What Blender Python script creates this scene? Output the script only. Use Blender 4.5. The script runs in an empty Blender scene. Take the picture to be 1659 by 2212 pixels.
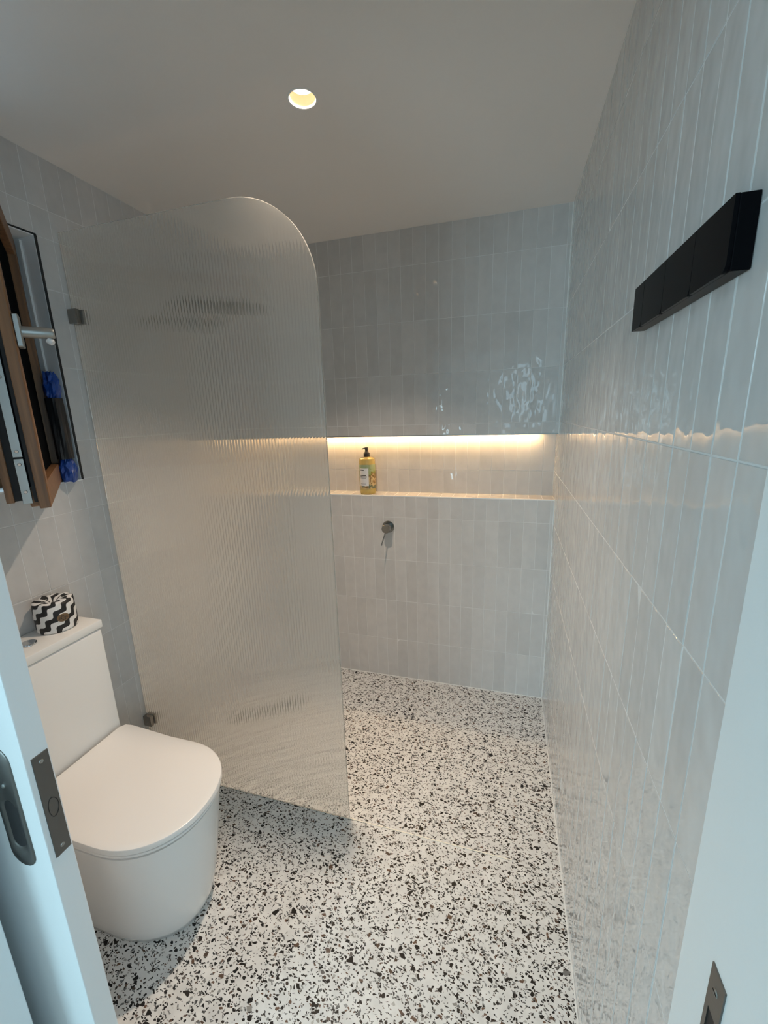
import bpy, bmesh, math, random
from mathutils import Vector, Matrix, Euler
random.seed(7)
S = bpy.context.scene
COL = S.collection
PI = math.pi

# ------------------------------------------------------------------ camera
cd = bpy.data.cameras.new('camera')
cam = bpy.data.objects.new('camera', cd)
COL.objects.link(cam)
cam.location = (-0.2305, -2.1704, 1.5589)
cam.rotation_euler = (1.3406, 0.0300, 0.2840)
cd.sensor_fit = 'VERTICAL'
cd.sensor_height = 36.0
cd.lens = 36.0 * 901.93 / 2212.0
cd.clip_start = 0.02
S.camera = cam

# ------------------------------------------------------------------ view, world, daylight
S.view_settings.view_transform = 'Standard'
S.view_settings.look = 'None'
S.view_settings.gamma = 1.0
S.view_settings.use_curve_mapping = False
S.view_settings.exposure = -0.22
w = bpy.data.worlds.new('sky')
S.world = w
w.use_nodes = True
bg = w.node_tree.nodes['Background']
bg.inputs[0].default_value = (0.55, 0.80, 1.0, 1)
bg.inputs[1].default_value = 2.6
S.cycles.max_bounces = 14
S.cycles.transmission_bounces = 10
S.cycles.glossy_bounces = 6
S.cycles.diffuse_bounces = 6
S.cycles.sample_clamp_indirect = 4.0
S.cycles.blur_glossy = 0.0

def area(name, loc, rot, sx, sy, power, color, spread=PI, shape='RECTANGLE'):
    l = bpy.data.lights.new(name, 'AREA')
    l.shape = shape; l.size = sx; l.size_y = sy
    l.energy = power; l.color = color; l.spread = spread
    o = bpy.data.objects.new(name, l); COL.objects.link(o)
    o.location = loc; o.rotation_euler = rot
    return o
DAY = (0.54, 0.87, 1.0)
# daylight reaching in from the hall behind the camera; its unseen windows are assumed
area('hall_window_daylight', (-1.88, -4.56, 1.15), (PI/2, 0, 0), .85, 1.5, 46.0, DAY)
area('hall_side_window_daylight', (-0.06, -4.56, 1.70), (PI/2, 0, 0), 0.28, 0.8, 1.3, DAY)
area('hall_right_fill_light', (1.14, -3.2, 1.35), (0, PI/2, 0), 1.3, 1.3, 5.5, DAY)  # added fill that brightens the glass screen; no such window is known
# daylight outside the bathroom window
area('garden_daylight', (-2.9, -1.5, 2.3), (0, math.radians(-65), 0), 1.6, 1.6, 16.0, DAY)

# ------------------------------------------------------------------ material helper
class NT:
    def __init__(s, name):
        s.m = bpy.data.materials.new(name); s.m.use_nodes = True
        s.t = s.m.node_tree; s.b = s.t.nodes['Principled BSDF']
        s.out = s.t.nodes['Material Output']
    def n(s, kind, ins=None, **props):
        nd = s.t.nodes.new('ShaderNode' + kind)
        for k, v in props.items(): setattr(nd, k, v)
        for k, v in (ins or {}).items():
            if hasattr(v, 'is_linked') or hasattr(v, 'links'): s.t.links.new(v, nd.inputs[k])
            else: nd.inputs[k].default_value = v
        return nd
    def math(s, op, a, b=0.0, c=None):
        d = {0: a, 1: b}
        if c is not None: d[2] = c
        return s.n('Math', d, operation=op).outputs[0]
    def mix(s, f, a, b, mode='MIX'):
        nd = s.t.nodes.new('ShaderNodeMix'); nd.data_type = 'RGBA'; nd.blend_type = mode
        for i, v in ((0, f), (6, a), (7, b)):
            if hasattr(v, 'links'): s.t.links.new(v, nd.inputs[i])
            else: nd.inputs[i].default_value = v
        return nd.outputs[2]
    def ramp(s, f, stops):
        nd = s.n('ValToRGB', {0: f}); cr = nd.color_ramp
        while len(cr.elements) < len(stops): cr.elements.new(0.5)
        for e, (p, c) in zip(cr.elements, stops):
            e.position = p; e.color = (c, c, c, 1) if isinstance(c, (int, float)) else (*c, 1)
        return nd.outputs[0]
    def set(s, **k):
        for a, v in k.items():
            i = s.b.inputs[a.replace('_', ' ')]
            if hasattr(v, 'links'): s.t.links.new(v, i)
            else: i.default_value = v
        return s
    def bump(s, h, strength, dist, normal=None):
        d = {'Height': h, 'Strength': strength, 'Distance': dist}
        if normal is not None: d['Normal'] = normal
        return s.n('Bump', d).outputs[0]
def C(r, g=None, b=None):
    if g is None: g = b = r
    return (r, g, b, 1)

def plain(name, col, rough=0.5, metal=0.0, grain=0.0, gscale=300.0, **k):
    t = NT(name)
    t.set(Base_Color=C(*col), Roughness=rough, Metallic=metal, **k)
    tc = t.n('TexCoord')
    nz = t.n('TexNoise', {'Vector': tc.outputs['Object'], 'Scale': gscale, 'Detail': 2.0})
    if grain: t.set(Normal=t.bump(nz.outputs[0], 0.3, grain))
    v = t.mix(t.math('MULTIPLY', nz.outputs[0], 0.10), C(*col), C(*[x*0.82 for x in col]))
    t.set(Base_Color=v)
    return t.m

def make_tile_mat():
    t = NT('wall_tile_glaze')
    geo = t.n('NewGeometry'); oi = t.n('ObjectInfo')
    pos = geo.outputs['Position']
    rnd = oi.outputs['Random']
    off = t.n('VectorMath', {0: pos, 1: t.n('CombineXYZ', {0: t.math('MULTIPLY', rnd, 31.0), 1: t.math('MULTIPLY', rnd, 17.0), 2: t.math('MULTIPLY', rnd, 53.0)}).outputs[0]}, operation='ADD').outputs[0]
    st = t.n('Mapping', {'Vector': off, 'Scale': (17.0, 17.0, 3.5)})
    streak = t.n('TexNoise', {'Vector': st.outputs[0], 'Scale': 1.0, 'Detail': 4.0, 'Roughness': 0.6}).outputs[0]
    cloud = t.n('TexNoise', {'Vector': off, 'Scale': 22.0, 'Detail': 3.0}).outputs[0]
    k = t.math('ADD', t.math('MULTIPLY', streak, 0.5), t.math('MULTIPLY', cloud, 0.5))
    base = t.ramp(k, [(0.33, (0.545, 0.53, 0.52)), (0.5, (0.578, 0.562, 0.55)), (0.68, (0.61, 0.593, 0.578))])
    v = t.math('ADD', 0.955, t.math('MULTIPLY', rnd, 0.085))
    col = t.mix(1.0, base, t.n('CombineColor', {0: v, 1: v, 2: v}).outputs[0], 'MULTIPLY')
    t.set(Base_Color=col, Roughness=0.018, IOR=1.5)
    m1 = t.n('Mapping', {'Vector': off, 'Scale': (1.0, 1.0, 0.62)})
    u1 = t.n('TexNoise', {'Vector': m1.outputs[0], 'Scale': 25.0, 'Detail': 0.9, 'Roughness': 0.45}).outputs[0]
    t.set(Normal=t.bump(u1, 1.0, 0.0028))
    return t.m

def make_terrazzo():
    t = NT('terrazzo')
    geo = t.n('NewGeometry'); pos = geo.outputs['Position']
    wob = t.n('TexNoise', {'Vector': pos, 'Scale': 90.0, 'Detail': 2.0})
    wv = t.n('VectorMath', {0: t.n('VectorMath', {0: wob.outputs['Color'], 1: (0.5, 0.5, 0.5)}, operation='SUBTRACT').outputs[0], 1: (0.008, 0.008, 0.0)}, operation='MULTIPLY').outputs[0]
    p = t.n('VectorMath', {0: pos, 1: wv}, operation='ADD').outputs[0]
    cl = t.n('TexNoise', {'Vector': pos, 'Scale': 26.0, 'Detail': 3.0}).outputs[0]
    col = t.ramp(cl, [(0.3, (0.64, 0.635, 0.625)), (0.7, (0.78, 0.775, 0.76))])
    def layer(col, scale, gap, keep, rot, stops, sq=1.0):
        mp = t.n('Mapping', {'Vector': p, 'Rotation': (0, 0, rot), 'Location': (scale*0.013, rot, 0), 'Scale': (1.0, sq, 1.0)})
        ve = t.n('TexVoronoi', {'Vector': mp.outputs[0], 'Scale': scale, 'Randomness': 1.0}, feature='DISTANCE_TO_EDGE', voronoi_dimensions='2D')
        vc = t.n('TexVoronoi', {'Vector': mp.outputs[0], 'Scale': scale, 'Randomness': 1.0}, feature='F1', voronoi_dimensions='2D')
        sc = t.n('SeparateColor', {0: vc.outputs['Color']})
        g = t.math('ADD', gap, t.math('MULTIPLY', sc.outputs[1], 0.12))
        inside = t.math('MULTIPLY', t.math('GREATER_THAN', ve.outputs['Distance'], g), t.math('LESS_THAN', sc.outputs[0], keep))
        cc = t.ramp(sc.outputs[2], stops); 
        return t.mix(inside, col, cc)
    dark = [(0.0, (0.006, 0.005, 0.005)), (0.60, (0.012, 0.010, 0.009)), (0.74, (0.05, 0.036, 0.028)), (0.86, (0.15, 0.085, 0.055)), (0.93, (0.13, 0.135, 0.14)), (1.0, (0.30, 0.285, 0.26))]
    grey = [(0.0, (0.10, 0.10, 0.10)), (0.6, (0.30, 0.30, 0.295)), (1.0, (0.48, 0.46, 0.43))]
    col = layer(col, 130.0, 0.08, 0.15, 0.4, grey)
    col = layer(col, 190.0, 0.08, 0.16, 1.1, dark, 1.5)
    col = layer(col, 108.0, 0.10, 0.17, 2.2, dark, 1.5)
    col = layer(col, 72.0, 0.14, 0.16, 0.9, dark, 1.4)
    col = layer(col, 50.0, 0.17, 0.05, 2.7, dark, 1.3)
    t.set(Base_Color=col, Roughness=0.34, Specular_IOR_Level=0.3, Normal=t.bump(cl, 0.2, 0.0004))
    return t.m

def make_wood():
    t = NT('oiled_timber')
    tc = t.n('TexCoord')
    mp = t.n('Mapping', {'Vector': tc.outputs['Object'], 'Scale': (60.0, 60.0, 3.0)})
    nz = t.n('TexNoise', {'Vector': mp.outputs[0], 'Scale': 1.0, 'Detail': 5.0, 'Distortion': 0.6}).outputs[0]
    t.set(Base_Color=t.ramp(nz, [(0.3, (0.12, 0.055, 0.022)), (0.55, (0.22, 0.105, 0.042)), (0.75, (0.30, 0.15, 0.065))]), Roughness=0.5, Normal=t.bump(nz, 0.25, 0.001))
    return t.m

def make_glass():
    t = NT('fluted_glass')
    t.t.nodes.remove(t.b)
    geo = t.n('NewGeometry')
    nz = t.n('TexNoise', {'Vector': geo.outputs['Position'], 'Scale': 14.0, 'Detail': 1.0}).outputs[0]
    g = t.n('BsdfGlass', {'Color': C(1.0, 0.998, 0.985), 'Roughness': 0.02, 'IOR': 1.52})
    tr = t.n('BsdfTranslucent', {'Color': C(0.95, 0.94, 0.90)})
    mx = t.n('MixShader', {0: 0.08}); t.t.links.new(g.outputs[0], mx.inputs[1]); t.t.links.new(tr.outputs[0], mx.inputs[2])  # translucent share put in to brighten the glass
    df = t.n('BsdfDiffuse', {'Color': C(0.90, 0.92, 0.90)})
    m2 = t.n('MixShader', {0: 0.075}); t.t.links.new(mx.outputs[0], m2.inputs[1]); t.t.links.new(df.outputs[0], m2.inputs[2])  # pale diffuse share standing in for daylight reflected from the hall
    t.t.links.new(m2.outputs[0], t.out.inputs[0])
    return t.m

def make_wave_paper():
    t = NT('wave_wrapper')
    tc = t.n('TexCoord'); s = t.n('SeparateXYZ', {0: tc.outputs['Object']})
    x, y, z = s.outputs
    th = t.math('ARCTAN2', y, x)
    r = t.math('SQRT', t.math('ADD', t.math('MULTIPLY', x, x), t.math('MULTIPLY', y, y)))
    u = t.math('MULTIPLY', th, 0.058)
    zz = t.math('ADD', z, t.math('SUBTRACT', 0.057, r))
    ca, sa = math.cos(0.80), math.sin(0.80)
    al = t.math('ADD', t.math('MULTIPLY', u, ca), t.math('MULTIPLY', zz, sa))
    ac = t.math('ADD', t.math('MULTIPLY', u, -sa), t.math('MULTIPLY', zz, ca))
    wv = t.math('MULTIPLY', t.math('SINE', t.math('MULTIPLY', al, 2*PI/0.037)), 0.0056)
    f = t.math('FRACT', t.math('MULTIPLY', t.math('ADD', ac, wv), 1/0.037))
    ink = t.math('GREATER_THAN', f, 0.5)
    nz = t.n('TexNoise', {'Vector': tc.outputs['Object'], 'Scale': 60.0, 'Detail': 3.0}).outputs[0]
    t.set(Base_Color=t.mix(ink, C(0.78, 0.76, 0.74), C(0.012, 0.011, 0.011)), Roughness=0.6, Normal=t.bump(nz, 0.4, 0.002))
    return t.m

def make_fruit_label():
    t = NT('fruit_label')
    tc = t.n('TexCoord'); nz = t.n('TexNoise', {'Vector': tc.outputs['Object'], 'Scale': 38.0, 'Detail': 3.0, 'Distortion': 0.8}).outputs[0]
    z = t.n('SeparateXYZ', {0: tc.outputs['Object']}).outputs[2]
    k = t.math('ADD', t.math('MULTIPLY', nz, 0.75), t.math('MULTIPLY', z, 2.6))
    t.set(Base_Color=t.ramp(k, [(0.42, (0.10, 0.12, 0.07)), (0.52, (0.62, 0.47, 0.24)), (0.60, (0.16, 0.07, 0.02)), (0.66, (0.22, 0.24, 0.03)), (0.78, (0.30, 0.36, 0.20))]), Roughness=0.4)
    return t.m

M = {}
M['tile'] = make_tile_mat()
M['grout'] = plain('white_grout', (0.69, 0.685, 0.675), 0.75, grain=0.0006)
M['terrazzo'] = make_terrazzo()
M['wood'] = make_wood()
M['glass'] = make_glass()
M['ceiling'] = plain('ceiling_paint', (0.80, 0.765, 0.735), 0.85, grain=0.0004, gscale=160)
M['plaster'] = plain('painted_plaster', (0.82, 0.82, 0.82), 0.7, grain=0.0004, gscale=160)
M['gloss_white'] = plain('satin_white_door_paint', (0.80, 0.82, 0.82), 0.38, grain=0.0003, gscale=220)
M['ceramic'] = plain('white_ceramic', (0.83, 0.82, 0.80), 0.12)
M['seat'] = plain('white_seat_plastic', (0.84, 0.815, 0.79), 0.28)
M['chrome'] = plain('chrome', (0.75, 0.76, 0.77), 0.08, 1.0)
M['pewter'] = plain('pewter_metal', (0.16, 0.155, 0.145), 0.38, 0.9, grain=0.0004, gscale=90)
M['dark_chrome'] = plain('smoky_chrome', (0.30, 0.285, 0.265), 0.14, 1.0)
M['satin'] = plain('satin_aluminium', (0.36, 0.365, 0.35), 0.42, 1.0)
M['trim_metal'] = plain('brushed_trim_metal', (0.80, 0.77, 0.70), 0.25, 1.0)
M['cream_lit_trim'] = plain('cream_lit_trim', (0.92, 0.86, 0.74), 0.3)
M['white_trim'] = plain('white_tile_trim', (0.80, 0.80, 0.79), 0.35)
M['black'] = plain('black_satin', (0.003, 0.003, 0.004), 0.3, IOR=1.12)
M['black_matte'] = plain('black_matte', (0.012, 0.012, 0.013), 0.55)
M['gasket'] = plain('black_rubber_gasket', (0.008, 0.008, 0.009), 0.7)
M['slot'] = plain('recess_shade', (0.006, 0.006, 0.007), 0.6)  # near-black standing in for the shade inside holes and slots
M['wrapper'] = make_wave_paper()
M['kraft'] = plain('kraft_sticker', (0.19, 0.115, 0.055), 0.6)
M['print'] = plain('black_print', (0.02, 0.018, 0.016), 0.6)
M['label'] = make_fruit_label()
M['paper'] = plain('white_label_paper', (0.74, 0.72, 0.71), 0.5)
M['blue'] = plain('blue_plastic_bag', (0.012, 0.06, 0.30), 0.35)
M['hall_floor'] = plain('hall_timber_floor', (0.30, 0.24, 0.18), 0.5)
t = NT('yellow_hand_wash'); t.set(Base_Color=C(0.86, 0.68, 0.25), Roughness=0.08, Transmission_Weight=0.55, IOR=1.38); M['soap'] = t.m
t = NT('dark_view_glass'); t.set(Base_Color=C(0.008, 0.009, 0.010), Roughness=0.9, IOR=1.0); M['dark_glass'] = t.m  # matte black standing in for the dark outside seen in the pane
def emit(name, col, s):
    t = NT(name); t.set(Base_Color=C(*col), Emission_Color=C(*col), Emission_Strength=s, Roughness=0.5); return t.m
M['led'] = emit('led_diffuser', (1.0, 0.64, 0.30), 66.0)
M['lamp'] = emit('lamp_lens', (1.0, 0.86, 0.62), 16.0)
M['reflector'] = plain('warm_reflector', (0.26, 0.19, 0.115), 0.5)

# ------------------------------------------------------------------ object helpers
def link(o, parent=None):
    COL.objects.link(o)
    if parent is not None: o.parent = parent
    return o
def obj(name, bm, mat, parent=None, smooth=False, angle=30):
    me = bpy.data.meshes.new(name)
    bmesh.ops.recalc_face_normals(bm, faces=bm.faces)
    bm.to_mesh(me); bm.free()
    me.materials.append(M[mat] if isinstance(mat, str) else mat)
    if smooth:
        for p in me.polygons: p.use_smooth = True
        me.set_sharp_from_angle(angle=math.radians(angle))
    return link(bpy.data.objects.new(name, me), parent)
def tag(o, label, cat, group=None):
    o['label'] = label; o['category'] = cat
    if group: o['group'] = group
    return o
def thing(name, label, cat, loc=(0, 0, 0), rz=0.0, group=None):
    o = bpy.data.objects.new(name, None); o.empty_display_size = 0.05
    COL.objects.link(o); o.location = loc; o.rotation_euler = (0, 0, rz)
    return tag(o, label, cat, group)
def struct(o, label=None):
    o['kind'] = 'structure'
    if label: o['label'] = label
    return o
def box(bm, a, b, bev=0.0, seg=1):
    x0, y0, z0 = [min(p, q) for p, q in zip(a, b)]; x1, y1, z1 = [max(p, q) for p, q in zip(a, b)]
    v = [bm.verts.new(c) for c in ((x0,y0,z0),(x1,y0,z0),(x1,y1,z0),(x0,y1,z0),(x0,y0,z1),(x1,y0,z1),(x1,y1,z1),(x0,y1,z1))]
    fs = [bm.faces.new([v[i] for i in f]) for f in ((3,2,1,0),(4,5,6,7),(0,1,5,4),(1,2,6,5),(2,3,7,6),(3,0,4,7))]
    if bev > 0:
        es = list({e for f in fs for e in f.edges})
        bmesh.ops.bevel(bm, geom=es, offset=bev, segments=seg, profile=0.5, affect='EDGES')
    return bm
def boxes(*bs, bev=0.0, seg=1):
    bm = bmesh.new()
    for a, b in bs: box(bm, a, b, bev, seg)
    return bm
def prism(bm, pts, d0, d1, axis):
    """polygon pts (2D) extruded along axis from d0 to d1; 2D order = the two other axes"""
    def P(p, d):
        return {'x': (d, p[0], p[1]), 'y': (p[0], d, p[1]), 'z': (p[0], p[1], d)}[axis]
    a = [bm.verts.new(P(p, d0)) for p in pts]; b = [bm.verts.new(P(p, d1)) for p in pts]
    bm.faces.new(a); bm.faces.new(b[::-1])
    n = len(pts)
    for i in range(n): bm.faces.new((a[i], a[(i+1) % n], b[(i+1) % n], b[i]))
    return bm
def lathe(bm, prof, n=32, mat=None, cap=True):
    """profile [(r,z)] turned about z"""
    rings = []
    for r, z in prof:
        if r < 1e-6: rings.append([bm.verts.new((0, 0, z))])
        else: rings.append([bm.verts.new((r*math.cos(2*PI*i/n), r*math.sin(2*PI*i/n), z)) for i in range(n)])
    for a, b in zip(rings, rings[1:]):
        for i in range(n):
            q = []
            if len(a) == 1 and len(b) == 1: continue
            if len(a) == 1: q = (a[0], b[i], b[(i+1) % n])
            elif len(b) == 1: q = (a[i], b[0], a[(i+1) % n])
            else: q = (a[i], b[i], b[(i+1) % n], a[(i+1) % n])
            bm.faces.new(q)
    if cap:
        for rg in (rings[0], rings[-1]):
            if len(rg) > 1:
                try: bm.faces.new(rg)
                except ValueError: pass
    if mat is not None: bmesh.ops.transform(bm, matrix=mat, verts=[v for rg in rings for v in rg])
    return bm
def tube(bm, pts, r, n=12):
    pts = [Vector(p) for p in pts]; rings = []
    for i, p in enumerate(pts):
        d = (pts[min(i+1, len(pts)-1)] - pts[max(i-1, 0)]).normalized()
        u = d.cross(Vector((0.13, 0.31, 0.94))).normalized(); v = d.cross(u)
        rr = r[i] if isinstance(r, (list, tuple)) else r
        rings.append([bm.verts.new(p + rr*(math.cos(2*PI*k/n)*u + math.sin(2*PI*k/n)*v)) for k in range(n)])
    for a, b in zip(rings, rings[1:]):
        for k in range(n): bm.faces.new((a[k], a[(k+1) % n], b[(k+1) % n], b[k]))
    bm.faces.new(rings[0][::-1]); bm.faces.new(rings[-1])
    return bm
def align(axis):
    """matrix turning local z to the axis"""
    return Vector((0, 0, 1)).rotation_difference(Vector(axis)).to_matrix().to_4x4()

# ------------------------------------------------------------------ room sizes
W, H, HG, TW = 1.729, 2.409, 0.25, 0.062      # left wall at -W, ceiling, tile pitch up and across
GY, XG, ZG = -0.9384, -0.7812, 2.192           # glass screen plane, free edge, top
NZ0, NZ1, ND = 1.121, 1.443, 0.12              # niche
YF = -1.73                                     # room face of the door wall
REC = 0.0007                                   # grout sits this far behind the tiles

# ------------------------------------------------------------------ walls with single tiles
tile_cache = {}
def tile_mesh(wd, ht):
    key = (round(wd, 4), round(ht, 4))
    if key in tile_cache: return tile_cache[key]
    th, b, d = 0.006, 0.0008, 0.0005
    hw, hh = wd/2, ht/2
    def ring(y, i): return [(-hw+i, y, -hh+i), (hw-i, y, -hh+i), (hw-i, y, hh-i), (-hw+i, y, hh-i)]
    vs = ring(th, 0) + ring(d, 0) + ring(0, b)
    fs = [(8, 9, 10, 11)]
    for k in (0, 4):
        for i in range(4):
            j = (i+1) % 4
            fs.append((k+i, k+j, k+4+j, k+4+i))
    me = bpy.data.meshes.new('tile'); me.from_pydata(vs, [], fs); me.update()
    me.materials.append(M['tile'])
    tile_cache[key] = me
    return me
def put_tile(parent, c, wd, ht, rot, wob=1.0):
    o = bpy.data.objects.new('tile', tile_mesh(wd, ht))
    n = rot @ Vector((0, -1, 0))
    R = rot.to_4x4() @ Euler((random.gauss(0, 0.0016)*wob, random.gauss(0, 0.0008)*wob, random.gauss(0, 0.0032)*wob)).to_matrix().to_4x4()
    o.matrix_world = Matrix.Translation(Vector(c) + n*random.uniform(-0.0003, 0.0003)) @ R
    link(o, parent)
def cells(edges_a, edges_b, joint):
    for a0, a1 in zip(edges_a, edges_a[1:]):
        for b0, b1 in zip(edges_b, edges_b[1:]):
            wd, ht = a1-a0-joint, b1-b0-joint
            if wd > 0.006 and ht > 0.006: yield (a0+a1)/2, (b0+b1)/2, wd, ht
def grid(lo, hi, start, pitch):
    e = [lo]; k = math.ceil((lo-start)/pitch + 1e-6); v = start + k*pitch
    while v < hi - 1e-4:
        if v - e[-1] > 1e-4: e.append(v)
        v += pitch
    return e + [hi]
JT = 0.0024
ID3 = Matrix.Identity(3)
RR = Matrix.Rotation(-PI/2, 3, 'Z'); RL = Matrix.Rotation(PI/2, 3, 'Z')

# back wall, with the long niche cut across it
wb = struct(obj('wall_back', boxes(((-W-.1, REC, -.05), (.1, .30, NZ0-.001)), ((-W-.1, REC, NZ1+.001), (.1, .30, H+.05)), ((-W-.1, ND+REC, NZ0-.002), (.1, .30, NZ1+.002))), 'grout'))
xs = grid(-W, 0.0, -0.0163, TW)
for zr in (grid(0.0, NZ0, 0, HG), grid(NZ1, H, 0, HG)):
    for x, z, a, b in cells(xs, zr, JT): put_tile(wb, (x, 0, z), a, b, ID3)
# niche lining: back tiles, ledge tiles, soffit
wn = struct(obj('wall_niche', boxes(((-W, REC+.006, NZ0-.010), (0, ND+.02, NZ0-REC)), ((-W, REC+.006, NZ1+REC), (0, ND+.02, NZ1+.010))), 'grout'))
xn = grid(-W, 0.0, -0.055, 0.0641)
for x, z, a, b in cells(xn, grid(NZ0, NZ1, 0, HG), JT): put_tile(wn, (x, ND, z), a, b, ID3)
RX = Matrix.Rotation(-PI/2, 3, 'X')           # faces up
for x, y, a, b in cells(xn, [0.006, ND], JT): put_tile(wn, (x, y, NZ0), a, b, RX, 0.3)
RXD = Matrix.Rotation(PI/2, 3, 'X')           # faces down
for x, y, a, b in cells(xn, [0.006, ND-.035], JT): put_tile(wn, (x, y, NZ1), a, b, RXD, 0.3)
# thin metal tile trims along the niche edges
struct(obj('trim_1', boxes(((-W, -.0012, NZ0-.004), (0, .0075, NZ0+.0012))), 'white_trim'))
struct(obj('trim_2', boxes(((-W, -.0012, NZ1-.0012), (0, .0075, NZ1+.004))), 'satin'))

# right wall
wr = struct(obj('wall_right', boxes(((REC, YF-.02, -.05), (.12, ND+.1, H+.05))), 'grout'))
ys = grid(YF, 0.0, -1.2149, TW)
for y, z, a, b in cells(ys, grid(0.0, H, 0, HG), JT): put_tile(wr, (0, y, z), a, b, RR)
for y, z, a, b in cells([0, .06, ND], grid(NZ0, NZ1, 0, HG), JT): put_tile(wr, (0, y, z), a, b, RR, .3)

# left wall with the window opening
WY0, WY1, WZ0, WZ1 = -1.72, -1.02, 1.36, 2.16
wl = struct(obj('wall_left', boxes(((-W-.22, -1.9, -.05), (-W-REC, .1, WZ0-.004)), ((-W-.22, -1.9, WZ1+.004), (-W-REC, .1, H+.05)),
    ((-W-.22, WY1+.004, WZ0-.004), (-W-REC, .1, WZ1+.004)), ((-W-.22, -1.9, WZ0-.004), (-W-REC, WY0-.004, WZ1+.004))), 'grout'))
for zr, win in ((grid(0, WZ0, 0, HG), 0), (grid(WZ0, WZ1, 0, HG), 1), (grid(WZ1, H, 0, HG), 0)):
    spans = [(YF, 0.0)] if not win else [(WY1, 0.0)]
    for lo, hi in spans:
        for y, z, a, b in cells(grid(lo, hi, -0.03, TW), zr, JT): put_tile(wl, (-W, y, z), a, b, RL)
struct(obj('trim_3', boxes(((-W-.006, WY0-.004, WZ1-.001), (-W+.001, WY1+.004, WZ1+.004)), ((-W-.006, WY1-.003, WZ0), (-W+.001, WY1+.005, WZ1))), 'black_matte'))

# ceiling with a round cut-out for the lamp
DX, DY = -0.807, -0.905
def ceiling_bm():
    bm = bmesh.new(); R = 0.0385; q = 0.07; n = 32
    x0, x1, y0, y1 = -W-.2, .12, -1.9, .2
    z = H
    ci = [bm.verts.new((DX+R*math.cos(2*PI*i/n), DY+R*math.sin(2*PI*i/n), z)) for i in range(n)]
    sq = []
    for i in range(n):
        c, s_ = math.cos(2*PI*i/n), math.sin(2*PI*i/n); k = q/max(abs(c), abs(s_))
        sq.append(bm.verts.new((DX+k*c, DY+k*s_, z)))
    for i in range(n):
        j = (i+1) % n; bm.faces.new((ci[i], ci[j], sq[j], sq[i]))
    def rect(a, b, c, d):
        bm.faces.new([bm.verts.new(p) for p in ((a, b, z), (c, b, z), (c, d, z), (a, d, z))])
    rect(x0, y0, x1, DY-q); rect(x0, DY+q, x1, y1); rect(x0, DY-q, DX-q, DY+q); rect(DX+q, DY-q, x1, DY+q)
    up = [bm.verts.new((DX+R*math.cos(2*PI*i/n), DY+R*math.sin(2*PI*i/n), z+.08)) for i in range(n)]
    for i in range(n):
        j = (i+1) % n; bm.faces.new((ci[i], up[i], up[j], ci[j]))
    bmesh.ops.remove_doubles(bm, verts=bm.verts, dist=1e-5)
    box(bm, (x0, y0, z+.08), (x1, y1, z+.16))
    return bm
struct(obj('ceiling', ceiling_bm(), 'ceiling'))

# floor: large terrazzo tiles on a screed
fl = struct(obj('floor', boxes(((-W-.2, -1.9, -.06), (.12, .15, -.0012))), 'grout'))
fx = [-W, -1.358, -0.758, -0.158, 0.0]
fy = [-1.9, -1.69, -1.09, GY-.0018]
fy2 = [GY+.0018, -0.34, 0.0]
for xa, ya in ((fx[:-1], fy), (fx[:-1], fy2), (fx[-2:], [-1.9, -1.69, -1.09, -.34, 0])):
    for x, y, a, b in cells(xa, ya, 0.0012):
        obj('floor_tile', boxes(((x-a/2, y-b/2, -.010), (x+a/2, y+b/2, 0))), 'terrazzo', fl)
# metal strip that carries the line of the screen over to the right; its cream imitates reflected downlight
struct(obj('trim_4', boxes(((-W, GY-.0016, -.006), (-.165, GY+.0016, .0018))), 'cream_lit_trim'))
# thin white sealant beads where wall meets floor and in the corners
struct(obj('trim_5', boxes(((-W, -.004, 0), (0, 0, .003)), ((-.004, YF, 0), (0, 0, .003)), ((-W, YF, 0), (-W+.004, 0, .003)), ((-.003, -.003, 0), (0, 0, NZ0)), ((-.003, -.003, NZ1), (0, 0, H))), 'white_trim'))

# ------------------------------------------------------------------ door wall, hall
YH = -1.865                                    # hall face of the door wall
DZ = 2.06
wf = struct(obj('wall_front', boxes(((-W-.1, -1.752, 0), (-1.06, YF, H)), ((-2.6, YH, 0), (-1.06, -1.84, H+.0)), ((-1.06, YH, DZ), (.1, YF, H)), ((.0, YH, 0), (.16, YF-.02, H)), ((.16, YH, 0), (1.2, YF, H))), 'plaster'))
hb = struct(obj('wall_hall', boxes(((-2.6, -4.6, 0), (-2.5, YH, H)), ((1.1, -4.6, 0), (1.2, -3.86, H)), ((1.1, -2.54, 0), (1.2, YH, H)), ((1.1, -3.86, 0), (1.2, -2.54, .69)), ((1.1, -3.86, 2.01), (1.2, -2.54, H)),
   ((-2.6, -4.6, 0), (-2.31, -4.5, H)), ((-1.45, -4.6, 0), (-.2, -4.5, H)), ((.08, -4.6, 0), (1.2, -4.5, H)), ((-2.31, -4.6, 0), (-1.45, -4.5, .4)), ((-2.31, -4.6, 1.9), (-1.45, -4.5, H)), ((-.2, -4.6, 0), (.08, -4.5, 1.3)), ((-.2, -4.6, 2.1), (.08, -4.5, H))), 'plaster'))
struct(obj('ceiling_hall', boxes(((-2.6, -4.6, H), (1.2, -1.9, H+.1))), 'plaster'))
struct(obj('floor_hall', boxes(((-2.6, -4.6, -.06), (1.2, -1.9, 0))), 'hall_floor'))

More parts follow.
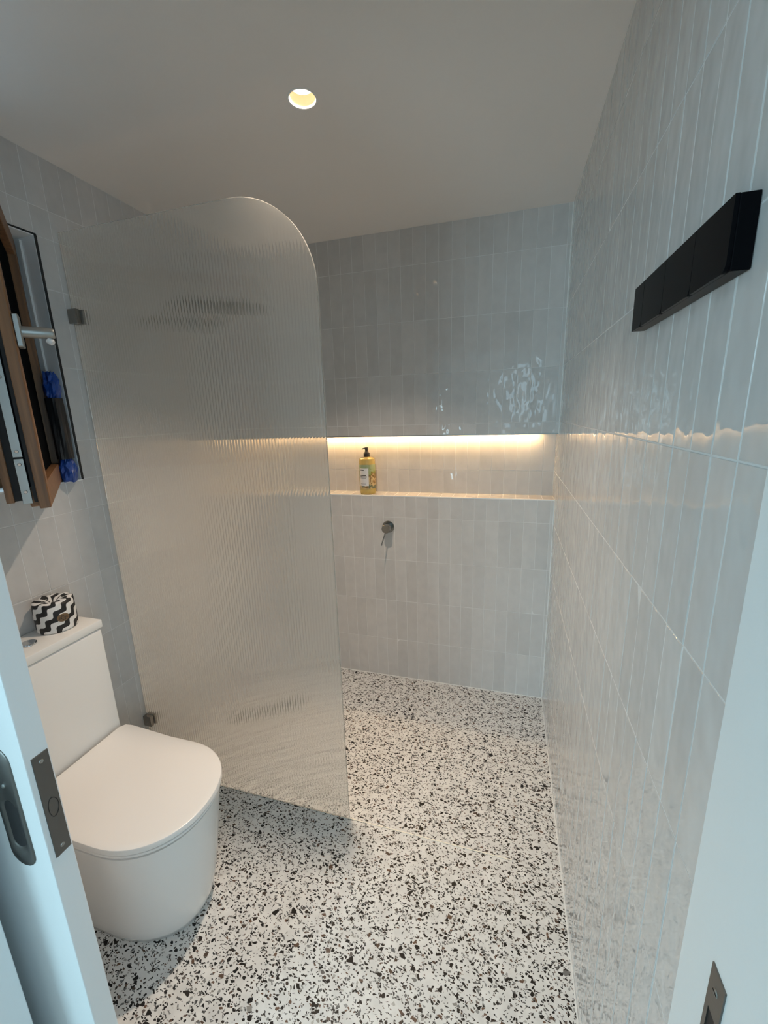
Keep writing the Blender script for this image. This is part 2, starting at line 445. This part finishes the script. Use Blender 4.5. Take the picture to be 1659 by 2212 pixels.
# right door lining with strike plate
rl = struct(obj('trim_6', boxes(((-.010, -1.93, 0), (.02, -1.722, DZ)), bev=.0015), 'gloss_white'))
def plate_yz(x, y0, y1, z0, z1, t, hole=None):
    bm = bmesh.new()
    if not hole: return box(bm, (x, y0, z0), (x-t, y1, z1), .0006)
    a, b, c, d = hole
    for p, q in (((y0, z0), (y1, c)), ((y0, d), (y1, z1)), ((y0, c), (a, d)), ((b, c), (y1, d))):
        box(bm, (x, p[0], p[1]), (x-t, q[0], q[1]))
    return bm
sp = obj('strike_plate', plate_yz(-.010, -1.810, -1.784, .80, 1.007, .0016, (-1.8035, -1.790, .86, .955)), 'pewter', rl)
obj('hole', boxes(((-.0105, -1.8035, .86), (-.0100, -1.790, .955))), 'slot', sp)
for zz in (.985, .825):
    obj('screw', lathe(bmesh.new(), [(0, .0008), (.0032, .0008), (.0042, 0)], 12, Matrix.Translation((-.0116, -1.797, zz)) @ align((-1, 0, 0))), 'satin', sp)
    obj('screw_slot', boxes(((-.0128, -1.8005, zz-.0006), (-.0122, -1.7935, zz+.0006))), 'slot', sp)
# left lining of the pocket
struct(obj('trim_7', boxes(((-1.09, -1.93, 0), (-1.055, -1.838, DZ)), bev=.0015), 'gloss_white'))
struct(obj('trim_8', boxes(((-1.09, -1.93, DZ), (.02, -1.838, DZ+.03)), bev=.0015), 'gloss_white'))

# sliding door half out of its pocket
XD = -0.95; YN, YB = -1.803, -1.765
d1 = struct(obj('door_1', boxes(((-1.86, YN, .012), (XD, YB, 2.05)), bev=.0018, seg=2), 'gloss_white'))
def pill(cx, cz, wd, ht, n=10):
    r = wd/2; p = []
    for k in range(n+1): a = PI*k/n; p.append((cx+r*math.cos(a), cz+ht/2-r+r*math.sin(a)))
    for k in range(n+1): a = PI+PI*k/n; p.append((cx+r*math.cos(a), cz-ht/2+r+r*math.sin(a)))
    return p
def pill_pull(cx, cz, wd, ht, iw, ih, icz, y):
    bm = bmesh.new()
    rings = []
    for (c, w_, h_, yy) in ((cz, wd, ht, y+.004), (cz, wd, ht, y-.0012), (cz, wd-.004, ht-.004, y-.0024), (icz, iw+.004, ih+.004, y-.0022), (icz, iw, ih, y-.0008), (icz, iw-.004, ih-.004, y+.0)):
        rings.append([bm.verts.new((px, yy, pz)) for px, pz in pill(cx, c, w_, h_)])
    n = len(rings[0])
    for a, b in zip(rings, rings[1:]):
        for i in range(n): bm.faces.new((a[i], a[(i+1) % n], b[(i+1) % n], b[i]))
    bm.faces.new(rings[0]); bm.faces.new(rings[-1][::-1])
    return bm
PX = -1.013
fp = obj('flush_pull', pill_pull(PX, .932, .058, .245, .034, .10, .898, YN), 'pewter', d1, True, 40)
bm = bmesh.new(); prism(bm, pill(PX, .898, .030, .096), YN-.0004, YN+.0, 'y')
obj('finger_slot', bm, 'slot', fp)
for zz in (.978, 1.035):
    obj('screw', lathe(bmesh.new(), [(0, .002), (.003, .0016), (.0045, 0)], 14, Matrix.Translation((PX, YN-.0022, zz)) @ align((0, -1, 0))), 'satin', fp, True)
lp = obj('latch_plate', boxes(((XD-.004, -1.794, .833), (XD+.0016, -1.768, 1.034)), bev=.0005), 'pewter', d1)
for zz in (1.020, .848):
    obj('screw', lathe(bmesh.new(), [(0, .0003), (.0028, .0008), (.0038, 0)], 12, Matrix.Translation((XD+.0016, -1.781, zz)) @ align((1, 0, 0))), 'satin', lp)
def latch_ring():
    bm = bmesh.new(); o_, i_ = [], []
    for k in range(24):
        a = 2*PI*k/24; dx, dz = math.cos(a), math.sin(a)
        f = 1.0 if dx > 0 else 0.75
        o_.append(bm.verts.new((XD+.0020, -1.781+.0095*dx*f, .928+.019*dz))); i_.append(bm.verts.new((XD+.0020, -1.781+.0085*dx*f, .928+.0175*dz)))
    for k in range(24): bm.faces.new((o_[k], o_[(k+1) % 24], i_[(k+1) % 24], i_[k]))
    return bm
obj('latch', latch_ring(), 'slot', lp)

# ------------------------------------------------------------------ window in the left wall
w1 = struct(thing('window_1', 'timber casement window in the left wall, swung open into the room', 'window'))
del w1['category']
XR = -W
obj('reveal', boxes(((XR-.11, WY1-.004, WZ0), (XR-.001, WY1, WZ1)), ((XR-.11, WY0, WZ1-.004), (XR-.001, WY1, WZ1)), ((XR-.11, WY0, WZ0), (XR-.001, WY0+.004, WZ1))), 'plaster', w1)
obj('lit_edge_strip', boxes(((XR-.068, WY1-.011, WZ0), (XR-.058, WY1-.004, WZ1-.01))), 'gloss_white', w1)  # added white strip imitating the lit edge of the window frame
obj('window_sill', boxes(((XR-.20, WY0, WZ0-.004), (XR, WY1, WZ0))), 'white_trim', w1)
obj('window_frame', boxes(((XR-.18, WY0+.004, WZ0), (XR-.11, WY0+.05, WZ1)), ((XR-.18, WY1-.05, WZ0), (XR-.11, WY1-.004, WZ1)), ((XR-.18, WY0+.05, WZ1-.05), (XR-.11, WY1-.05, WZ1)), ((XR-.18, WY0+.05, WZ0), (XR-.11, WY1-.05, WZ0+.045)), bev=.002), 'wood', w1)
obj('frame_gasket', boxes(((XR-.112, WY0+.05, WZ0+.036), (XR-.106, WY1-.05, WZ0+.043)), ((XR-.112, WY1-.052, WZ0+.04), (XR-.106, WY1-.046, WZ1-.04))), 'gasket', w1)
# sash built closed-flat in its own frame: local x from hinge to free side, local y into the room face (0) to outside (+), z up
HGP = Vector((-1.805, -1.034)); FRE = Vector((-1.277, -1.456))
dv = FRE - HGP; SL = dv.length; ang = math.atan2(dv.y, dv.x)
SZ0, SZ1 = 1.365, 2.148
sash = thing('window_sash', '', 'x', (HGP.x, HGP.y, 0), ang)
del sash['category']; del sash['label']; sash.parent = w1
# room face of the sash looks towards +local y (left of the hinge->free direction is away); choose sign so that it faces the camera
cl = Matrix.Rotation(-ang, 2) @ (Vector((cam.location.x, cam.location.y)) - HGP)
sg = 1.0 if cl.y > 0 else -1.0
def sb(x0, x1, d0, d1, z0, z1): return ((x0, -sg*d0, z0), (x1, -sg*d1, z1))
st = 0.060
sf = 0.042
FT, TT = 0.022, 0.080                          # flange thickness, whole thickness
obj('sash_stile', boxes(sb(SL-sf, SL, 0, FT, SZ0, SZ1), bev=.002), 'wood', sash)
obj('sash_stile', boxes(sb(0, st, 0, FT+.02, SZ0, SZ1), bev=.002), 'wood', sash)
obj('sash_rail', boxes(sb(st, SL-sf, 0, FT+.02, SZ1-st, SZ1), bev=.002), 'wood', sash)
obj('sash_rail', boxes(sb(st, SL-sf, 0, FT+.02, SZ0, SZ0+st), bev=.002), 'wood', sash)
obj('sash_core', boxes(sb(SL-st+.005, SL-.024, FT+.014, TT-.014, SZ0+.02, SZ1-.02), sb(.01, st-.005, FT+.02, TT-.014, SZ0+.02, SZ1-.02), sb(st-.005, SL-st+.005, FT+.02, TT-.014, SZ0+.02, SZ0+st-.01), sb(st-.005, SL-st+.005, FT+.02, TT-.014, SZ1-st+.01, SZ1-.02)), 'gasket', sash)
obj('sash_outer_frame', boxes(sb(SL-st, SL-.012, TT-.014, TT, SZ0+.018, SZ1-.018), sb(.012, st, TT-.014, TT, SZ0+.018, SZ1-.018)), 'wood', sash)
obj('sash_glass', boxes(sb(st-.01, SL-sf+.005,   .021, .04, SZ0+st-.01, SZ1-st+.01)), 'dark_glass', sash)
obj('seal', boxes(sb(SL-.024, SL-.012, FT, FT+.008, SZ0+.015, SZ1-.015)), 'gasket', sash)
ls = boxes(sb(SL-.026, SL-.020, FT+.012, FT+.030, SZ0+.012, SZ0+.118), sb(SL-.026, SL-.020, FT+.012, FT+.030, SZ0+.122, SZ1-.01), bev=.0006)
obj('lock_strip', ls, 'satin', sash)
sc = bmesh.new()
for zz in (.04, .105, .135, .30, .47):
    lathe(sc, [(0, .0012), (.003, .0012), (.004, 0)], 12, Matrix.Translation((SL-.020, -sg*(FT+.021), SZ0+zz)) @ align((1, 0, 0)))
obj('lock_screws', sc, 'chrome', sash)
hz = 1.765
hb_ = boxes(sb(SL-.052, SL-.014, -.012, 0, hz-.035, hz+.035), bev=.002)
obj('handle_base', hb_, 'satin', sash)
hl = bmesh.new()
hx = SL-.034; y_ = sg
tube(hl, [(hx, y_*.012, hz), (hx, y_*.066, hz), (hx, y_*.071, hz)], [.0125, .0125, .010], 18)
obj('handle_lever', hl, 'satin', sash, True, 50)
lb_ = lathe(bmesh.new(), [(0, .008), (.006, .007), (.0075, .003), (.0075, -.004)], 18, Matrix.Translation((hx, y_*.060, hz-.017)) @ align((.3, y_*.6, -.6)))
obj('lock_button', lb_, 'paper', sash, True, 50)
# packet standing in the reveal
pk = thing('black_packet', 'tall black packet with blue crumpled bag ends standing on the window sill', 'packet', (-1.724, -1.069, WZ0), 0.90)
random.seed(3)
def crumple(z0, z1, r, jag, n=22, straight=False):
    bm = bmesh.new(); rings = []; m = 7
    for j in range(m):
        f = j/(m-1); ring = []
        for i in range(n):
            a = 2*PI*i/n
            rr = r*(1.0 if straight else 0.62 + 0.5*math.sin(PI*(0.18+0.8*f))) * (1 + jag*random.uniform(-1, 1)*(0.4+f)) * (1+0.10*math.sin(5*a+3*f))
            ring.append(bm.verts.new((rr*math.cos(a)*0.60, rr*math.sin(a), z0+(z1-z0)*f + random.uniform(-1, 1)*jag*.02)))
        rings.append(ring)
    for a, b in zip(rings, rings[1:]):
        for i in range(n): bm.faces.new((a[i], a[(i+1) % n], b[(i+1) % n], b[i]))
    bm.faces.new(rings[0][::-1]); bm.faces.new(rings[-1])
    return bm
obj('bag_bottom', crumple(.0, .085, .038, .16), 'blue', pk)
obj('sleeve', crumple(.08, .285, .040, .02, straight=True), 'black_matte', pk)
obj('bag_top', crumple(.282, .37, .035, .18), 'blue', pk)
obj('white_label', boxes(((-.015, -.024, .09), (-.006, -.0175, .185)), bev=.001), 'paper', pk)

# ------------------------------------------------------------------ fluted glass screen
def screen_bm():
    bm = bmesh.new(); P = 0.0112; sub = 10; A = 0.00118; T = 0.008
    x0, x1 = -W+.003, XG; n = int(round((x1-x0)/P))*sub
    R = 0.265
    fr_b, fr_t, bk_b, bk_t = [], [], [], []
    for i in range(n+1):
        x = x0 + (x1-x0)*i/n
        z = ZG
        if x > x1-R:
            dx = x-(x1-R); z = ZG-R+math.sqrt(max(R*R-dx*dx, 0))
            if i == n: z = ZG-R
        k = ((i % sub)/sub)*2-1
        yo = A*(1-k*k)
        y = GY-T/2-yo
        fr_b.append(bm.verts.new((x, y, .004))); fr_t.append(bm.verts.new((x, y, z)))
        bk_b.append(bm.verts.new((x, GY+T/2, .004))); bk_t.append(bm.verts.new((x, GY+T/2, z)))
    for i in range(n):
        bm.faces.new((fr_b[i], fr_b[i+1], fr_t[i+1], fr_t[i])); bm.faces.new((bk_b[i+1], bk_b[i], bk_t[i], bk_t[i+1]))
        bm.faces.new((fr_t[i], fr_t[i+1], bk_t[i+1], bk_t[i])); bm.faces.new((bk_b[i], bk_b[i+1], fr_b[i+1], fr_b[i]))
    bm.faces.new((fr_b[0], fr_t[0], bk_t[0], bk_b[0])); bm.faces.new((fr_b[n], bk_b[n], bk_t[n], fr_t[n]))
    return bm
gs = obj('shower_screen', screen_bm(), 'glass', None, True, 45)
tag(gs, 'frameless fluted glass shower screen with rounded top corner, fixed to the left wall', 'shower screen')
for zz in (1.925, .275):
    c = obj('wall_clamp', boxes(((-W+.001, GY-.022, zz-.024), (-W+.040, GY-.0058, zz+.024)), ((-W+.001, GY+.0045, zz-.024), (-W+.046, GY+.016, zz+.024)), bev=.0015), 'dark_chrome', gs)

# ------------------------------------------------------------------ toilet
tl = thing('toilet', 'white back-to-wall toilet with closed lid beside the glass screen', 'toilet', (0, 0, 0))
TY = -1.357
def outline(xf, xb, hw, n=28, xm=None, e=2.15, back=0.03):
    """D outline: straight sides, rounded nose towards +x; list of (x,y)"""
    xm = xf-.21 if xm is None else xm
    p = []
    for k in range(n+1):
        a = -PI/2 + PI*k/n
        c, s_ = math.cos(a), math.sin(a)
        p.append((xm + (xf-xm)*abs(c)**(2/e), TY + hw*math.copysign(abs(s_)**(2/e), s_)))
    p += [(xm-.1, TY+hw), (xb+back, TY+hw), (xb+back*.3, TY+hw-back*.3), (xb, TY+hw-back), (xb, TY-hw+back), (xb+back*.3, TY-hw+back*.3), (xb+back, TY-hw), (xm-.1, TY-hw)]
    return p
def loft(levels, cap0=True, cap1=True):
    bm = bmesh.new(); rs = []
    for pts, z in levels:
        rs.append([bm.verts.new((x, y, z(x) if callable(z) else z)) for x, y in pts])
    n = len(rs[0])
    for a, b in zip(rs, rs[1:]):
        for i in range(n): bm.faces.new((a[i], a[(i+1) % n], b[(i+1) % n], b[i]))
    if cap0: bm.faces.new(rs[0][::-1])
    if cap1: bm.faces.new(rs[-1])
    return bm
lv = []
for k in range(13):
    f = k/12; e = f**0.62
    xf = -1.135 + (-1.062+1.135)*e; hw = .138 + (.186-.138)*e
    lv.append((outline(xf, -W+.004, hw, xm=xf-.215+.01*e, back=.012), .004+.404*f))
lv.insert(0, (outline(-1.142, -W+.004, .132, back=.012), .0))
xf = -1.062
lv.append((outline(xf-.006, -W+.004, .179, back=.012), .4092))
obj('pan', loft(lv), 'ceramic', tl, True, 50)
def slab(xf, xb, hw, z0, z1, r, ramp=0.0):
    zr = (lambda z: (lambda x: z + ramp*max(0.0, min(1.0, (-1.44-x)/.12))**2 * (1.0)))
    L = []
    for (ins, z) in ((r, z0), (0, z0+r), (0, z1-r), (r*.3, z1-r*.3), (r, z1)):
        L.append((outline(xf-ins, xb+ins, hw-ins, xm=xf-.21), zr(z) if z > z0+.012 else z))
    return L
obj('seat', loft(slab(-1.056, -1.560, .189, .4160, .4258, .003)), 'seat', tl, True, 40)
def lid_bm():
    L = slab(-1.051, -1.562, .193, .4310, .452, .004, .022)
    bm = loft(L, True, False)
    # top surface as strips so that the rise at the back is smooth
    top = L[-1][0]; bm.verts.ensure_lookup_table()
    n = len(top); base = len(bm.verts)-n
    ring = [bm.verts[base+i] for i in range(n)]
    prev = ring
    for s_ in (.93, .8, .6, .35):
        cur = []
        for (x, y) in top:
            xx = -1.32 + (x+1.32)*s_; yy = TY+(y-TY)*s_
            cur.append(bm.verts.new((xx, yy, .452+.0012*(1-s_) + .022*max(0, min(1, (-1.44-xx)/.12))**2)))
        for i in range(n): bm.faces.new((prev[i], prev[(i+1) % n], cur[(i+1) % n], cur[i]))
        prev = cur
    bm.faces.new(prev)
    return bm
obj('lid', lid_bm(), 'seat', tl, True, 40)
CW = .184
obj('cistern', boxes(((-W+.003, TY-CW+.003, .412), (-1.572, TY+CW-.003, .861)), bev=.008, seg=3), 'ceramic', tl, True, 40)
obj('cistern_lid', boxes(((-W+.003, TY-CW, .864), (-1.568, TY+CW, .893)), bev=.004, seg=2), 'ceramic', tl, True, 40)
obj('flush_button', lathe(bmesh.new(), [(0, .006), (.020, .006), (.0225, .004), (.023, 0)], 28, Matrix.Translation((-1.645, TY-.003, .893))), 'chrome', tl, True)

# ------------------------------------------------------------------ toilet roll in a wave-patterned wrapper
RC = Vector((-1.664, -1.252, .893))
tr = thing('toilet_roll', 'toilet roll in a black and white wavy striped wrapper on the cistern', 'toilet roll', RC, 0.0)
random.seed(5)
def roll_bm():
    bm = bmesh.new(); n = 48; r = .057; h = .103
    prof = [(.050, 0), (r-.001, .003), (r, .010), (r+.0008, .05), (r, .092), (r-.003, .100), (.046, h), (.032, h-.001), (.02, h-.005), (.010, h-.012)]
    rs = []
    for j, (rr, z) in enumerate(prof):
        ring = []
        for i in range(n):
            a = 2*PI*i/n
            jit = 0 if j < 5 else .0014*math.sin(9*a+j)+random.uniform(-1, 1)*.0010
            sq = 1+.025*math.cos(2*a+.5)
            ring.append(bm.verts.new(((rr+jit)*math.cos(a)*sq, (rr+jit)*math.sin(a), z+jit*1.4)))
        rs.append(ring)
    for a, b in zip(rs, rs[1:]):
        for i in range(n): bm.faces.new((a[i], a[(i+1) % n], b[(i+1) % n], b[i]))
    bm.faces.new(rs[0][::-1]); bm.faces.new(rs[-1])
    return bm
obj('wrapper', roll_bm(), 'wrapper', tr, True, 60)
def patch(r, th0, zc, ru, rv, n=28, ridge=0.0):
    bm = bmesh.new(); c = bm.verts.new((r*math.cos(th0), r*math.sin(th0), zc)); ring = []; ring2 = []
    for k in range(n):
        a = 2*PI*k/n; th = th0 + ru*math.cos(a)/r; z = zc+rv*math.sin(a)
        ring.append(bm.verts.new((r*math.cos(th), r*math.sin(th), z))); ring2.append(bm.verts.new(((r-.001)*math.cos(th), (r-.001)*math.sin(th), z)))
    mid = []
    for k in range(n):
        a = 2*PI*k/n; th = th0 + .55*ru*math.cos(a)/r; z = zc+.55*rv*math.sin(a)
        mid.append(bm.verts.new((r*math.cos(th), r*math.sin(th), z)))
    for k in range(n):
        j = (k+1) % n
        bm.faces.new((ring[k], ring[j], mid[j], mid[k])); bm.faces.new((mid[k], mid[j], c)); bm.faces.new((ring2[k], ring2[j], ring[j], ring[k]))
    return bm
STH = math.atan2(-2.17+1.252, -.23+1.664) + 0.30
stk = obj('sticker', patch(.0594, STH, .050, .0175, .0135), 'kraft', tr)
def strokes(r, th0, rows):
    bm = bmesh.new(); rng = random.Random(11)
    for zc, half in rows:
        u = -half
        while u < half:
            ln = rng.uniform(.0022, .005); h = rng.uniform(.0007, .0013); dz = rng.uniform(-.0005, .0005)
            seg = 2
            for q in range(seg):
                u0 = u+ln*q/seg; u1 = u+ln*(q+1)/seg
                bm.faces.new([bm.verts.new((r*math.cos(th0+a/r), r*math.sin(th0+a/r), z)) for a, z in ((u0, zc-h+dz), (u1, zc-h+dz), (u1, zc+h+dz), (u0, zc+h+dz))])
            u += ln+.0012
    return bm
obj('print', strokes(.0599, STH, [(.0570, .0055), (.0528, .0115), (.0480, .0120), (.0432, .0075)]), 'print', stk)

# ------------------------------------------------------------------ soap bottle in the niche
BX, BY = -0.988, 0.055
so = thing('soap_bottle', 'clear yellow pump bottle of hand wash standing on the niche ledge', 'bottle', (BX, BY, NZ0), 0.0)
obj('bottle', lathe(bmesh.new(), [(.036, 0), (.042, .002), (.0445, .008), (.045, .02), (.045, .185), (.043, .198), (.036, .204), (.018, .2065), (.015, .208), (.015, .211)], 40), 'soap', so, True, 40)
def sector(r, a0, a1, z0, z1, n=20, t=.0006):
    bm = bmesh.new(); q = []
    for i in range(n+1):
        a = a0+(a1-a0)*i/n
        q.append([bm.verts.new((rr*math.cos(a), rr*math.sin(a), z)) for rr, z in ((r, z0), (r, z1), (r-t, z1), (r-t, z0))])
    for a, b in zip(q, q[1:]):
        for i in range(4): bm.faces.new((a[i], b[i], b[(i+1) % 4], a[(i+1) % 4]))
    bm.faces.new(q[0]); bm.faces.new(q[-1][::-1])
    return bm
fc = math.atan2(-2.17-BY, -.23-BX)             # direction to the viewer
lb = obj('label', sector(.0460, fc-1.35, fc+1.5, .033, .168, 28), 'label', so, True, 40)
obj('label_panel', sector(.0465, fc-1.10, fc+.12, .050, .148, 16), 'paper', lb, True, 40)
def bars(rows):
    bm = bmesh.new()
    for a0, a1, z, h in rows:
        q = []
        for i in range(7):
            a = a0+(a1-a0)*i/6
            q.append([bm.verts.new((.0468*math.cos(a), .0468*math.sin(a), zz)) for zz in (z-h, z+h)])
        for a, b in zip(q, q[1:]): bm.faces.new((a[0], b[0], b[1], a[1]))
    return bm
for row in [(fc-.98, fc-.42, .139, .0028), (fc-1.0, fc-.18, .109, .0022), (fc-.98, fc-.08, .101, .0022), (fc-.98, fc-.2, .094, .0009), (fc-.95, fc-.2, .062, .0008)]:
    obj('print_line', bars([row]), 'print', lb)
obj('pump_collar', lathe(bmesh.new(), [(.0165, .2085), (.0172, .210), (.0172, .229), (.015, .231), (.011, .236), (.0085, .242), (.0085, .247)], 28), 'black_matte', so, True, 40)
hd = bmesh.new()
lathe(hd, [(.0085, .245), (.0092, .247), (.0092, .259), (.0075, .2615)], 24)
tube(hd, [(.002, 0, .256), (-.012, -.003, .256), (-.022, -.005, .2525), (-.025, -.006, .2505)], [.0045, .0038, .003, .0024], 12)
obj('pump_head', hd, 'black_matte', so, True, 40)

# ------------------------------------------------------------------ shower mixer on the back wall
mx = thing('shower_mixer', 'round chrome shower mixer with pin lever under the niche', 'tap', (-0.857, 0, .945), 0.0)
AY = align((0, -1, 0))
obj('wall_plate', lathe(bmesh.new(), [(.0335, .0005), (.034, .004), (.0325, .006), (.0, .006)], 40, AY), 'dark_chrome', mx, True, 35)
obj('mixer_body', lathe(bmesh.new(), [(.0240, .005), (.0240, .030), (.0232, .031), (.0232, .0335), (.0240, .0345), (.0240, .056), (.0225, .058), (0, .058)], 40, AY), 'dark_chrome', mx, True, 35)
lvb = bmesh.new(); tube(lvb, [(-.004, -.046, -.018), (-.012, -.060, -.050), (-.022, -.076, -.090)], [.0036, .0034, .0032], 14)
obj('lever', lvb, 'dark_chrome', mx, True, 40)

# ------------------------------------------------------------------ hook rail on the right wall
hr = thing('hook_rail', 'black wall-mounted rail of four flip-down hooks on the right wall', 'hook rail', (0, -1.4375, 1.7265))
L2, Z2 = .1775, .0355
obj('back_plate', boxes(((-.0185, -L2, -Z2), (-.0005, L2, Z2)), bev=.0012, seg=2), 'black', hr)
def hook_bm(y0, y1):
    # flap with one rounded lower corner on the near side
    r = .010; p = [(y1, Z2), (y1, -Z2), (y0+r, -Z2)]
    for k in range(1, 6): a = -PI/2-(PI/2)*k/6; p.append((y0+r+r*math.cos(a), -Z2+r+r*math.sin(a)))
    p += [(y0, -Z2+r), (y0, Z2)]
    return prism(bmesh.new(), p, -.0225, -.0186, 'x')
ey = [L2, .1215, .0195, -.0835, -L2]
for a, b in zip(ey, ey[1:]): obj('hook', hook_bm(b+.0005, a-.0005), 'black', hr)

# ------------------------------------------------------------------ downlight
dl = thing('downlight', 'round recessed warm downlight glowing in the ceiling', 'downlight', (DX, DY, H))
obj('trim_ring', lathe(bmesh.new(), [(.0375, .004), (.0415, .001), (.0420, -.0012), (.0395, -.0025), (.0365, -.0012), (.0355, .004)], 40, None, False), 'white_trim', dl, True)
obj('reflector', lathe(bmesh.new(), [(.0360, .002), (.0352, .012), (.033, .022), (.030, .027)], 36, None, False), 'reflector', dl, True)
obj('lamp', lathe(bmesh.new(), [(0, .0275), (.0295, .0275), (.0295, .032), (0, .032)], 28), 'lamp', dl)
area('downlight_beam', (DX, DY-.006, H+.0255), (0, 0, 0), .040, .040, 10.5, (1.0, .80, .62), math.radians(100), 'DISK')

# ------------------------------------------------------------------ LED strip above the niche ledge
le = thing('led_strip', 'warm led light strip glowing along the top of the tiled niche', 'light strip', (0, 0, NZ1))
obj('channel', boxes(((-W+.01, ND-.034, -.002), (-.075, ND-.016, .0)), ), 'satin', le)
obj('diffuser', boxes(((-W+.012, ND-.032, -.006), (-.077, ND-.018, -.002)), bev=.001), 'led', le)

# ------------------------------------------------------------------ shower head and floor waste behind the glass
sh = thing('overhead_shower', 'dark round shower head on a wall arm behind the fluted glass', 'shower head', (-W, -.45, 1.99))
obj('flange', lathe(bmesh.new(), [(.034, 0), (.034, .008), (.030, .012), (0, .012)], 28, align((1, 0, 0))), 'dark_chrome', sh, True)
am = bmesh.new(); tube(am, [(.004, 0, 0), (.08, 0, .006), (.15, 0, .035), (.21, 0, .080), (.24, 0, .088), (.252, 0, .078), (.254, 0, .062)], .013, 14)
obj('arm', am, 'dark_chrome', sh, True)
obj('head', lathe(bmesh.new(), [(.012, .068), (.016, .060), (.10, .055), (.105, .052), (.105, .044), (.10, .042), (0, .042)], 40, Matrix.Translation((.254, 0, 0))), 'pewter', sh, True)
fw = thing('floor_waste', 'square dark floor waste in the shower floor behind the glass', 'drain', (-1.455, -.475, 0))
obj('frame', boxes(((-.055, -.055, 0), (.055, -.048, .003)), ((-.055, .048, 0), (.055, .055, .003)), ((-.055, -.048, 0), (-.048, .048, .003)), ((.048, -.048, 0), (.055, .048, .003))), 'pewter', fw)
obj('grate', boxes(*[((-.048, -.048+.0137*k, .0003), (.048, -.048+.0137*k+.0095, .0026)) for k in range(7)]), 'pewter', fw)
obj('pit', boxes(((-.048, -.048, 0), (.048, .048, .0004))), 'slot', fw)
